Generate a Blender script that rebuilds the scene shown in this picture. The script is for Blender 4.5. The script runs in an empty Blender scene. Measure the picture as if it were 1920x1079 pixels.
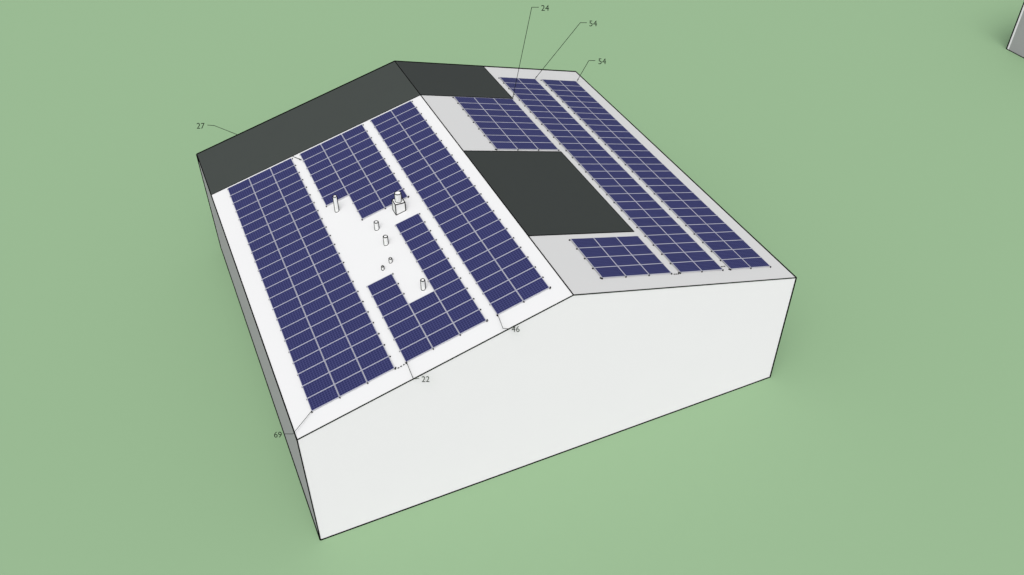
import bpy, bmesh, math, random
from mathutils import Vector, Matrix
random.seed(4)
S = bpy.context.scene
C = bpy.context.collection
R = math.radians

# ------------------------------------------------------------------ camera
PITCH, YAW, F = 40.6, 24.3, 1711.0
CAM = Vector((-2.56, -33.32, 46.7))
cd = bpy.data.cameras.new('camera'); cam = bpy.data.objects.new('camera', cd); C.objects.link(cam)
cam.location = CAM; cam.rotation_euler = (R(90-PITCH), 0, R(-YAW))
cd.sensor_width = 36; cd.lens = 36*F/1920; cd.clip_end = 5000; cd.clip_start = .5
S.camera = cam
HEAD = Vector((math.sin(R(YAW)), math.cos(R(YAW)), 0)); RIGHT = Vector((math.cos(R(YAW)), -math.sin(R(YAW)), 0)); UP = Vector((0,0,1))
def ray(px, py):
    a = (px-960)/F; b = (539.5-py)/F
    return RIGHT*a + HEAD*(math.cos(R(PITCH))+b*math.sin(R(PITCH))) + UP*(-math.sin(R(PITCH))+b*math.cos(R(PITCH)))
def at(px, py, p0, n):          # surveyed point of the place on a real plane
    d = ray(px, py); n = Vector(n); t = (Vector(p0)-CAM).dot(n)/d.dot(n)
    return CAM + d*t

# ------------------------------------------------------------------ light: bright hazy overcast
w = bpy.data.worlds.new('World'); S.world = w; w.use_nodes = True
nt = w.node_tree; sky = nt.nodes.new('ShaderNodeTexSky'); sky.sky_type = 'NISHITA'; sky.sun_disc = False
EL, AZ = 58, YAW+6
sky.sun_elevation = R(EL); sky.sun_rotation = R(180+AZ); sky.air_density = 1.6; sky.dust_density = 3; sky.ozone_density = 1
hs = nt.nodes.new('ShaderNodeHueSaturation'); hs.inputs['Saturation'].default_value = .12; hs.inputs['Value'].default_value = 1.0
bg = nt.nodes['Background']; bg.inputs['Strength'].default_value = .15
nt.links.new(sky.outputs['Color'], hs.inputs['Color']); nt.links.new(hs.outputs['Color'], bg.inputs['Color'])
sd = bpy.data.lights.new('sun', 'SUN'); sd.energy = 1.4; sd.angle = R(50); sd.color = (1, .985, .96)
so = bpy.data.objects.new('sun', sd); C.objects.link(so)
so.rotation_euler = (R(90-EL), 0, R(-AZ)); so.location = (0, -30, 60)
S.view_settings.view_transform = 'Standard'; S.view_settings.look = 'None'; S.view_settings.exposure = 0

# ------------------------------------------------------------------ materials
def mat(name, col, rough=.85, spec=.15, var=.0, scale=1.0):
    m = bpy.data.materials.new(name); m.use_nodes = True; t = m.node_tree; b = t.nodes['Principled BSDF']
    b.inputs['Roughness'].default_value = rough; b.inputs['Specular IOR Level'].default_value = spec
    b.inputs['Base Color'].default_value = (*col, 1)
    if var:
        tc = t.nodes.new('ShaderNodeTexCoord'); nz = t.nodes.new('ShaderNodeTexNoise'); nz.inputs['Scale'].default_value = scale; nz.inputs['Detail'].default_value = 5
        mr = t.nodes.new('ShaderNodeMapRange'); mr.inputs['From Min'].default_value = .3; mr.inputs['From Max'].default_value = .7
        mr.inputs['To Min'].default_value = 1-var; mr.inputs['To Max'].default_value = 1+var
        vm = t.nodes.new('ShaderNodeVectorMath'); vm.operation = 'SCALE'; vm.inputs[0].default_value = col
        t.links.new(tc.outputs['Object'], nz.inputs['Vector']); t.links.new(nz.outputs['Fac'], mr.inputs['Value'])
        t.links.new(mr.outputs['Result'], vm.inputs['Scale']); t.links.new(vm.outputs['Vector'], b.inputs['Base Color'])
    return m
M = dict(
 ground = mat('short_green_ground', (.253,.384,.228), 1, 0, .002, .05),
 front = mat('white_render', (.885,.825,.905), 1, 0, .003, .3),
 side = mat('white_render_shaded', (.385,.370,.395), 1, 0, .004, .3),  # left walls: the shade of this face is put into the base colour
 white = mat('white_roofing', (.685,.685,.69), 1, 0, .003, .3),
 grey = mat('white_roofing_shaded', (.565,.565,.565), 1, 0, .004, .3),  # right slope: dimmer than the left one, its shading painted into the colour
 dark = mat('charcoal_roofing', (.050,.057,.053), .9, .05, .01, .5),
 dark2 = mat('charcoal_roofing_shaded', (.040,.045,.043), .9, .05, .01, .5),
 line = mat('black_trim', (.003,.003,.003), 1, 0),
 frame = mat('aluminium_frame', (.43,.43,.49), .8, .05),
 rail = mat('aluminium_rail', (.50,.50,.52), .8, .1),
 cap = mat('black_end_cap', (.006,.006,.008), .8, .05),
 pipe = mat('white_flue', (.78,.78,.78), .8, .1),
 wire = mat('dark_wire', (.01,.014,.01), 1, 0),
)
def cell_mat():
    m = bpy.data.materials.new('blue_solar_cells'); m.use_nodes = True; t = m.node_tree; b = t.nodes['Principled BSDF']
    b.inputs['Roughness'].default_value = .6; b.inputs['Specular IOR Level'].default_value = .04
    tc = t.nodes.new('ShaderNodeTexCoord'); sp = t.nodes.new('ShaderNodeSeparateXYZ'); t.links.new(tc.outputs['Object'], sp.inputs[0])
    def mth(op, a, bb=None):
        n = t.nodes.new('ShaderNodeMath'); n.operation = op
        for i, v in enumerate((a, bb)):
            if v is None: continue
            if isinstance(v, (int, float)): n.inputs[i].default_value = v
            else: t.links.new(v, n.inputs[i])
        return n.outputs[0]
    def tri(o, pitch): return mth('ABSOLUTE', mth('SUBTRACT', mth('FRACT', mth('ADD', mth('DIVIDE', o, pitch), 50.0)), .5))
    fx = mth('GREATER_THAN', tri(sp.outputs['X'], .157), .42); fy = mth('GREATER_THAN', tri(sp.outputs['Y'], .152), .42)
    line = mth('MAXIMUM', fx, fy)
    oi = t.nodes.new('ShaderNodeObjectInfo')
    mx = t.nodes.new('ShaderNodeMix'); mx.data_type = 'RGBA'
    mx.inputs['A'].default_value = (.0225,.025,.089,1); mx.inputs['B'].default_value = (.062,.066,.175,1)
    t.links.new(line, mx.inputs['Factor'])
    sc = t.nodes.new('ShaderNodeVectorMath'); sc.operation = 'SCALE'
    mr = t.nodes.new('ShaderNodeMapRange'); mr.inputs['To Min'].default_value = .97; mr.inputs['To Max'].default_value = 1.03
    t.links.new(oi.outputs['Random'], mr.inputs['Value']); t.links.new(mr.outputs['Result'], sc.inputs['Scale'])
    t.links.new(mx.outputs['Result'], sc.inputs[0]); t.links.new(sc.outputs['Vector'], b.inputs['Base Color'])
    return m
M['cell'] = cell_mat()

# ------------------------------------------------------------------ helpers
def thing(name, label, cat, loc=(0,0,0), rot=(0,0,0), group=None):
    o = bpy.data.objects.new(name, None); C.objects.link(o); o.location = loc; o.rotation_euler = rot
    o.empty_display_size = .2
    o['label'] = label; o['category'] = cat
    if group: o['group'] = group
    return o
def link(name, me, m, parent=None):
    if len(me.materials) == 0: me.materials.append(m)
    o = bpy.data.objects.new(name, me); C.objects.link(o); o.parent = parent; return o
def obj(name, bm, m, parent=None):
    bmesh.ops.recalc_face_normals(bm, faces=bm.faces)
    me = bpy.data.meshes.new(name); bm.to_mesh(me); bm.free(); return link(name, me, m, parent)
def box(bm, lo, hi):
    v = [bm.verts.new((x,y,z)) for x in (lo[0],hi[0]) for y in (lo[1],hi[1]) for z in (lo[2],hi[2])]
    for f in ((0,1,3,2),(4,6,7,5),(0,4,5,1),(2,3,7,6),(0,2,6,4),(1,5,7,3)): bm.faces.new([v[i] for i in f])
def prism(bm, pts, off):
    off = Vector(off); a = [bm.verts.new(p) for p in pts]; b = [bm.verts.new(Vector(p)+off) for p in pts]
    bm.faces.new(a); bm.faces.new(b[::-1]); n = len(pts)
    for i in range(n): bm.faces.new((a[i], a[(i+1)%n], b[(i+1)%n], b[i]))
def tube(bm, p, q, r, r2=None, seg=10):
    p, q = Vector(p), Vector(q); d = q-p; r2 = r if r2 is None else r2
    rot = d.to_track_quat('Z', 'Y').to_matrix()
    A = []; B = []
    for i in range(seg):
        a = 2*math.pi*i/seg; c = Vector((math.cos(a), math.sin(a), 0))
        A.append(bm.verts.new(p+rot@(c*r)))
        B.append(bm.verts.new(q+rot@(c*max(r2, 1e-4))))
    bm.faces.new(A[::-1]); bm.faces.new(B)
    for i in range(seg): bm.faces.new((A[i], A[(i+1)%seg], B[(i+1)%seg], B[i]))
def hoop(bm, r, q, zf, seg=28, m=6):       # one closed ring of tube
    rings = []
    for i in range(seg):
        a = 2*math.pi*i/seg; e = Vector((math.cos(a), math.sin(a), 0)); c = e*r + Vector((0,0,zf(a)))
        rings.append([bm.verts.new(c + e*q*math.cos(2*math.pi*k/m) + Vector((0,0,q*math.sin(2*math.pi*k/m)))) for k in range(m)])
    for i in range(seg):
        A, B = rings[i], rings[(i+1)%seg]
        for k in range(m): bm.faces.new((A[k], B[k], B[(k+1)%m], A[(k+1)%m]))
def lathe(bm, prof, seg=24):
    rings = [[bm.verts.new((r*math.cos(2*math.pi*i/seg), r*math.sin(2*math.pi*i/seg), z)) for i in range(seg)] for r, z in prof]
    for a, b in zip(rings, rings[1:]):
        for i in range(seg): bm.faces.new((a[i], a[(i+1)%seg], b[(i+1)%seg], b[i]))
    bm.faces.new(rings[0][::-1]); bm.faces.new(rings[-1])
def trim(name, p, q, r, parent):
    bm = bmesh.new(); tube(bm, p, q, r*1.2, seg=8); return obj(name, bm, M['line'], parent)

# ------------------------------------------------------------------ ground
bm = bmesh.new(); v = [bm.verts.new(p) for p in ((-2500,-2500,0),(2500,-2500,0),(2500,2500,0),(-2500,2500,0))]; bm.faces.new(v)
g = obj('ground', bm, M['ground']); g['kind'] = 'structure'

# ------------------------------------------------------------------ buildings
TAN, CS, SN = math.tan(R(15)), math.cos(R(15)), math.sin(R(15))
W, L, EH = 32.45, 30.70, 9.15
RIDGE = EH + W/2*TAN
def gabled(name, label, loc, W, L, EH):
    t = thing(name, label, 'building', loc)
    RZ = EH + W/2*TAN; th = .06/CS
    for y in (0, L-.3):
        bm = bmesh.new(); prism(bm, [(0,y,0),(W,y,0),(W,y,EH-th),(W/2,y,RZ-th),(0,y,EH-th)], (0,.3,0)); obj('gable_wall', bm, M['front'], t)
    for x in (0, W-.3):
        z0 = EH-th; z1 = EH-th+.3*TAN
        pr = [(x,.3,0),(x+.3,.3,0),(x+.3,.3,z1 if x==0 else z0),(x,.3,z0 if x==0 else z1)]
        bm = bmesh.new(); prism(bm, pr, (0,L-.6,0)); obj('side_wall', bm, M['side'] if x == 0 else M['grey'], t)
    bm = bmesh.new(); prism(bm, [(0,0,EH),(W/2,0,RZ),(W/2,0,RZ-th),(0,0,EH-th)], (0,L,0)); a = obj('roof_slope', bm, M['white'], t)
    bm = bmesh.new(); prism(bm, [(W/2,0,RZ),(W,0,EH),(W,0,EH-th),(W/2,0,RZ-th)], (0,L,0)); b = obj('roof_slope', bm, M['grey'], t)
    a['label'] = 'white left roof slope'; b['label'] = 'right roof slope coloured a shaded light grey'
    trim('ridge_trim', (W/2,0,RZ), (W/2,L,RZ), .032, t)
    trim('eave_trim', (0,0,EH), (0,L,EH), .034, t); trim('eave_trim', (W,0,EH), (W,L,EH), .046, t)
    for x, z in ((0,EH),(W,EH)):
        trim('verge_trim', (x,0,z), (W/2,0,RZ), .028, t); trim('verge_trim', (x,L,z), (W/2,L,RZ), .06, t)
    for x in (0, W):
        trim('corner_trim', (x,0,0), (x,0,EH), .03 if x==0 else .045, t); trim('corner_trim', (x,L,0), (x,L,EH), .06, t)
        trim('base_trim', (x,0,.01), (x,L,.01), .05, t)
    trim('base_trim', (0,0,.01), (W,0,.01), .046, t); trim('base_trim', (0,L,.01), (W,L,.01), .04, t)
    return t, a, b
bld, rl, rr = gabled('gabled_building', 'large white gabled building covered in solar panels and dark roof sections', (0,0,0), W, L, EH)
nb, _, _ = gabled('neighbouring_building', 'building with a shaded grey wall, mostly cut off at the upper right corner', (87.9, 9.0, 0), 14, 22.1, 6.6)

def LP(v, s, h=0): return Vector((v*CS-h*SN, s, EH+v*SN+h*CS))            # on the white (left) slope, v from the eave
def RP(v, s, h=0): return Vector((W/2+v*CS+h*SN, s, RIDGE-v*SN+h*CS))     # on the shaded (right) slope, v from the ridge
SL = W/2/CS
def section(P, v0, v1, s0, s1, m, parent, label):
    bm = bmesh.new(); n = P(0,0,.02)-P(0,0,0)
    prism(bm, [P(v0,s0,0), P(v1,s0,0), P(v1,s1,0), P(v0,s1,0)], n); o = obj('dark_roof_section', bm, m, parent); o['label'] = label
    return o
section(LP, .03, SL-.02, 24.75, L-.01, M['dark'], rl, 'charcoal band across the back of the white slope')
section(RP, .02, 7.77, 24.75, L-.01, M['dark2'], rr, 'charcoal rectangle at the back of the shaded slope')
section(RP, .02, 7.72, 5.89, 16.27, M['dark2'], rr, 'charcoal square in the middle of the shaded slope')
def st(P, a, b, r, parent): trim('section_edge', P(*a, .02), P(*b, .02), r, parent)
st(RP, (.03,16.27), (7.72,16.27), .028, rr); st(RP, (7.72,5.89), (7.72,16.27), .022, rr); st(RP, (.03,5.89), (7.72,5.89), .024, rr)
st(RP, (.03,24.75), (7.77,24.75), .024, rr); st(RP, (7.77,24.75), (7.77,L), .022, rr); st(LP, (.03,24.75), (SL,24.75), .016, rl)

# ------------------------------------------------------------------ solar panels
PX, PY = 1.67, 1.01
pw, ph = 1.65, .996
bm = bmesh.new(); fr = .022; T = .035
box(bm, (0,0,0), (pw,fr,T)); box(bm, (0,ph-fr,0), (pw,ph,T)); box(bm, (0,fr,0), (fr,ph-fr,T)); box(bm, (pw-fr,fr,0), (pw,ph-fr,T))
bmesh.ops.recalc_face_normals(bm, faces=bm.faces)
frame_me = bpy.data.meshes.new('frame'); bm.to_mesh(frame_me); bm.free()
bm = bmesh.new(); box(bm, (-pw/2+fr,-ph/2+fr,.004), (pw/2-fr,ph/2-fr,T-.005)); bmesh.ops.recalc_face_normals(bm, faces=bm.faces)
cell_me = bpy.data.meshes.new('cell_sheet'); bm.to_mesh(cell_me); bm.free()

ORD = ['first','second','third','fourth','fifth','sixth','seventh','eighth','ninth','tenth','eleventh','twelfth','thirteenth','fourteenth','fifteenth','sixteenth','seventeenth','eighteenth','nineteenth','twentieth','twenty-first','twenty-second','twenty-third','twenty-fourth','twenty-fifth','twenty-sixth','twenty-seventh']
HP = .06
def array(side, v0, s0, cols, phrase, group, racklabel, from_back=False):
    """cols: list of (first row, last row exclusive) per column, counted from the front"""
    P = LP if side == 'L' else RP; rot = (0, R(-15) if side == 'L' else R(15), 0)
    names = ['left','right'] if len(cols) == 2 else ['left','middle','right']
    top = max(b for a, b in cols); low = min(a for a, b in cols)
    for c, (a, b) in enumerate(cols):
        for r in range(a, b):
            k = (top-1-r) if from_back else r-low
            lab = 'solar panel, %s row from %s, %s column of %s' % (ORD[k], 'back' if from_back else 'front', names[c], phrase)
            p = thing('solar_panel', lab, 'solar panel', P(v0+c*PX+.01, s0+r*PY+.007, HP), rot, group)
            link('frame', frame_me, M['frame'], p)
            q = link('cell_sheet', cell_me, M['cell'], p); q.location = (pw/2, ph/2, 0)
    t = thing('mounting_rack', racklabel, 'mounting rack', P(v0, s0+low*PY, 0), rot)
    def runs(k):
        on = [any(a <= rr_ < b for rr_ in (k-1, k)) for a, b in cols]; out = []; st_ = None
        for i, o in enumerate(on+[False]):
            if o and st_ is None: st_ = i
            if not o and st_ is not None: out.append((st_, i)); st_ = None
        return out
    for k in range(low, top+1):
        for a, b in runs(k):
            y = (k-low)*PY + (0.05 if k == low else (-.05 if k == top else 0))
            bm = bmesh.new(); box(bm, (a*PX-.02, y-.02, 0), (b*PX+.02, y+.02, HP-.004)); rl_ = obj('rail', bm, M['rail'], t)
            hi = .09 if side == 'L' else .06; lo_ = .04 if side == 'L' else .10
            for x0, x1 in ((a*PX-lo_, a*PX-.02), (b*PX+.02, b*PX+hi)):
                bm = bmesh.new(); box(bm, (x0, y-.035, 0), (x1, y+.035, HP)); obj('end_cap', bm, M['cap'], rl_)
    for c in range(len(cols)+1):
        ks = [cols[i][0] for i in (c-1, c) if 0 <= i < len(cols)]
        y = (min(ks)-low)*PY
        bm = bmesh.new(); box(bm, (c*PX-.03, y-.05, 0), (c*PX+.03, y+.004, HP+.03)); obj('end_clamp', bm, M['cap'], t)
    return t
S0 = 1.26
array('L', 1.24, S0, [(0,23)]*3, "the white slope's leftmost array", '69 panel array', 'rails under the widest, leftmost array on the white slope')
array('L', 6.92, S0, [(16,23),(13,23),(13,23)], 'the array above the flues', '27 panel array', 'rails under the stepped array between dark band and flues', True)
array('L', 6.92, S0, [(0,7),(0,4),(0,11)], 'the array below the flues', '22 panel array', 'rails under the stepped array in front of the flues')
array('L', 12.60, S0, [(0,23)]*2, "the white slope's ridge-side array", '46 panel array', 'rails under the two column array beside the ridge')
array('R', 2.60, 16.46, [(0,8)]*3, 'the array behind the dark square', '24 panel array', 'rails under the short array between dark square and dark rectangle', True)
array('R', 2.60, S0, [(0,4)]*3, 'the array before the dark square', '12 panel array', 'rails under the smallest array at the front of the shaded slope')
array('R', 8.28, S0, [(0,27)]*2, "the grey slope's inner long array", 'inner 54 panel array', 'rails under the long array beside the dark square')
array('R', 12.25, S0, [(0,27)]*2, "the grey slope's outer long array", 'outer 54 panel array', 'rails under the long array beside the right eave')

# short dashed marks that join neighbouring arrays
def dashes(P, v0, v1, s0, s1, n, label):
    t = thing('dashed_marking', label, 'marking', P(v0, s0, 0))
    for i in range(n):
        a, b = (i+.15)/n, (i+.75)/n
        bm = bmesh.new(); tube(bm, P(v0+(v1-v0)*a, s0+(s1-s0)*a, .03)-t.location, P(v0+(v1-v0)*b, s0+(s1-s0)*b, .03)-t.location, .026, seg=6); obj('dash', bm, M['line'], t)
dashes(LP, 6.36, 6.86, 1.20, 1.24, 3, 'short dashed dark line between the two arrays above number 22')
dashes(RP, 11.72, 12.16, 1.62, 1.66, 2, 'short dashed dark line between the two long arrays on the shaded slope')
dashes(RP, 7.74, 8.18, 1.20, 1.20, 3, 'short dashed dark line between smallest array and inner long array')

# ------------------------------------------------------------------ flues
def flue(x, y, r, h, label, name='roof_flue', base=None, parent=None):
    z = EH + x*TAN if base is None else base
    t = thing(name, label, 'roof vent', (x,y,z), (0,0,0)) if parent is None else parent
    z0 = -r*TAN - .02 if parent is None else base
    n = 'pipe' if parent is None else 'vent_pipe'
    bm = bmesh.new(); lathe(bm, [(r,z0),(r,z0+h-.02),(r-.012,z0+h),(r-.03,z0+h),(r-.03,z0+h-.05)], 28); p = obj(n, bm, M['pipe'], t)
    foot = (lambda a: z0+.02+r*(math.cos(a)+1)*TAN) if parent is None else (lambda a: z0)
    bm = bmesh.new(); hoop(bm, r, .028, foot); obj('foot_ring', bm, M['line'], p)
    bm = bmesh.new(); hoop(bm, r, .028, lambda a: z0+h); obj('mouth_ring', bm, M['line'], p)
    for sgn in (-1, 1):                                 # folded seams on two sides of the pipe
        d = RIGHT*sgn*r; bm = bmesh.new(); tube(bm, (d.x, d.y, z0), (d.x, d.y, z0+h), .036, seg=6); obj('seam', bm, M['line'], p)
    return t
flue(7.16, 16.48, .125, 1.25, 'tallest thin white flue pipe, nearest the stepped upper array')
flue(8.82, 12.89, .13, .62, 'short white flue pipe below the boxed vent, farther of a matching pair')
flue(8.86, 11.14, .13, .66, 'short white flue pipe, nearer of a matching pair in mid roof')
flue(7.96, 9.11, .065, .30, 'smallest white pipe stub on the white roof slope')
flue(8.57, 9.40, .085, .34, 'small white pipe stub just right of the smallest one')
flue(9.45, 5.94, .12, .74, 'white flue pipe in the notch of the lower stepped array')
bx, by = 10.62, 13.62; bz = EH+bx*TAN
t = thing('boxed_vent', 'white square box vent topped by a round white pipe', 'roof vent', (bx,by,bz))
hw = .33; bh = .72
bm = bmesh.new()
prism(bm, [(-hw,-hw,-hw*TAN),(hw,-hw,hw*TAN),(hw,-hw,bh),(-hw,-hw,bh)], (0,2*hw,0)); cb = obj('curb_box', bm, M['pipe'], t)
cs = [(-hw,-hw),(hw,-hw),(hw,hw),(-hw,hw)]
for i in range(4):
    (x0,y0),(x1,y1) = cs[i], cs[(i+1)%4]
    for a, b in (((x0,y0,bh), (x1,y1,bh)), ((x0,y0,x0*TAN), (x1,y1,x1*TAN)), ((x0,y0,x0*TAN), (x0,y0,bh))):
        bm = bmesh.new(); tube(bm, a, b, .033, seg=6); obj('box_edge', bm, M['line'], cb)
flue(0, 0, .20, .62, '', base=bh, parent=t)

# ------------------------------------------------------------------ numbered callouts with leader wires
def callout(txt, foot, pts, tc, label, r=.018, arrow=True):
    base = Vector(foot)
    t = thing('number_callout', label, 'number callout', base)
    for a, b in zip([base]+pts, pts):
        bm = bmesh.new(); tube(bm, a-base, b-base, r*(((a+b)/2-CAM).length/60), seg=6); obj('leader_wire', bm, M['wire'], t)
    if arrow:
        d = (pts[0]-base).normalized(); bm = bmesh.new(); tube(bm, d*.01, d*.22, .004, .05, 8); obj('arrowhead', bm, M['wire'], t)
    e = pts[-1]; fwd = ray(960, 539.5); dep = (e-CAM).dot(fwd)
    pos = CAM + ray(*tc)*dep
    cu = bpy.data.curves.new('tmp', 'FONT'); cu.body = txt; cu.size = 15.5/F*dep; cu.align_x = 'CENTER'; cu.align_y = 'CENTER'; cu.extrude = .004; cu.space_character = 1.0
    o = bpy.data.objects.new('tmp', cu); C.objects.link(o); bpy.context.view_layer.update()
    me = bpy.data.meshes.new_from_object(o.evaluated_get(bpy.context.evaluated_depsgraph_get())); bpy.data.objects.remove(o)
    me.name = 'number'; me.materials.clear(); n = link('number', me, M['wire'], t)
    n.location = pos-base; n.rotation_euler = (R(90-PITCH), 0, R(-YAW))
nY = (0,1,0)
f = RP(7.60, 24.50, .12); callout('24', f, [at(997,14,f,nY), at(1010,14,f,nY)], (1022,16), 'number 24 on the tallest thin slanted leader at the top')
f = RP(11.58, 28.50, .12); callout('54', f, [at(1088,43,f,nY), at(1100,43,f,nY)], (1112,45), 'higher number 54 on the long diagonal leader right of 24')
f = RP(15.66, 28.45, .12); callout('54', f, [at(1104,114,f,nY), at(1116,114,f,nY)], (1129,116), 'lower number 54 on the short leader at the back right eave')
yf = (0,-.10,0)
f = LP(6.97, 1.28, .12); callout('22', f, [at(775,711,yf,nY), at(786,710,yf,nY)], (798,712), 'number 22 on a short leader over the front gable edge', arrow=False)
f = LP(12.64, 1.28, .12); callout('46', f, [at(943,616,yf,nY), at(955,617,yf,nY)], (967,618), 'number 46 on a short leader near the ridge end of the gable', arrow=False)
f = LP(1.26, 1.26, .12); callout('69', f, [at(549,814,(0,.3,0),nY), at(534,814,(0,.3,0),nY)], (521,816), 'number 69 beside the front left corner of the roof', arrow=False)
f = at(565,300, LP(0,0,.08), (-SN,0,CS)); low = LP(0,0,-.75); nn = (-SN,0,CS)
callout('27', f, [at(402,236,low,nn), at(389,235,low,nn)], (376,237), 'number 27 left of the dark roof band at the back left', arrow=True)
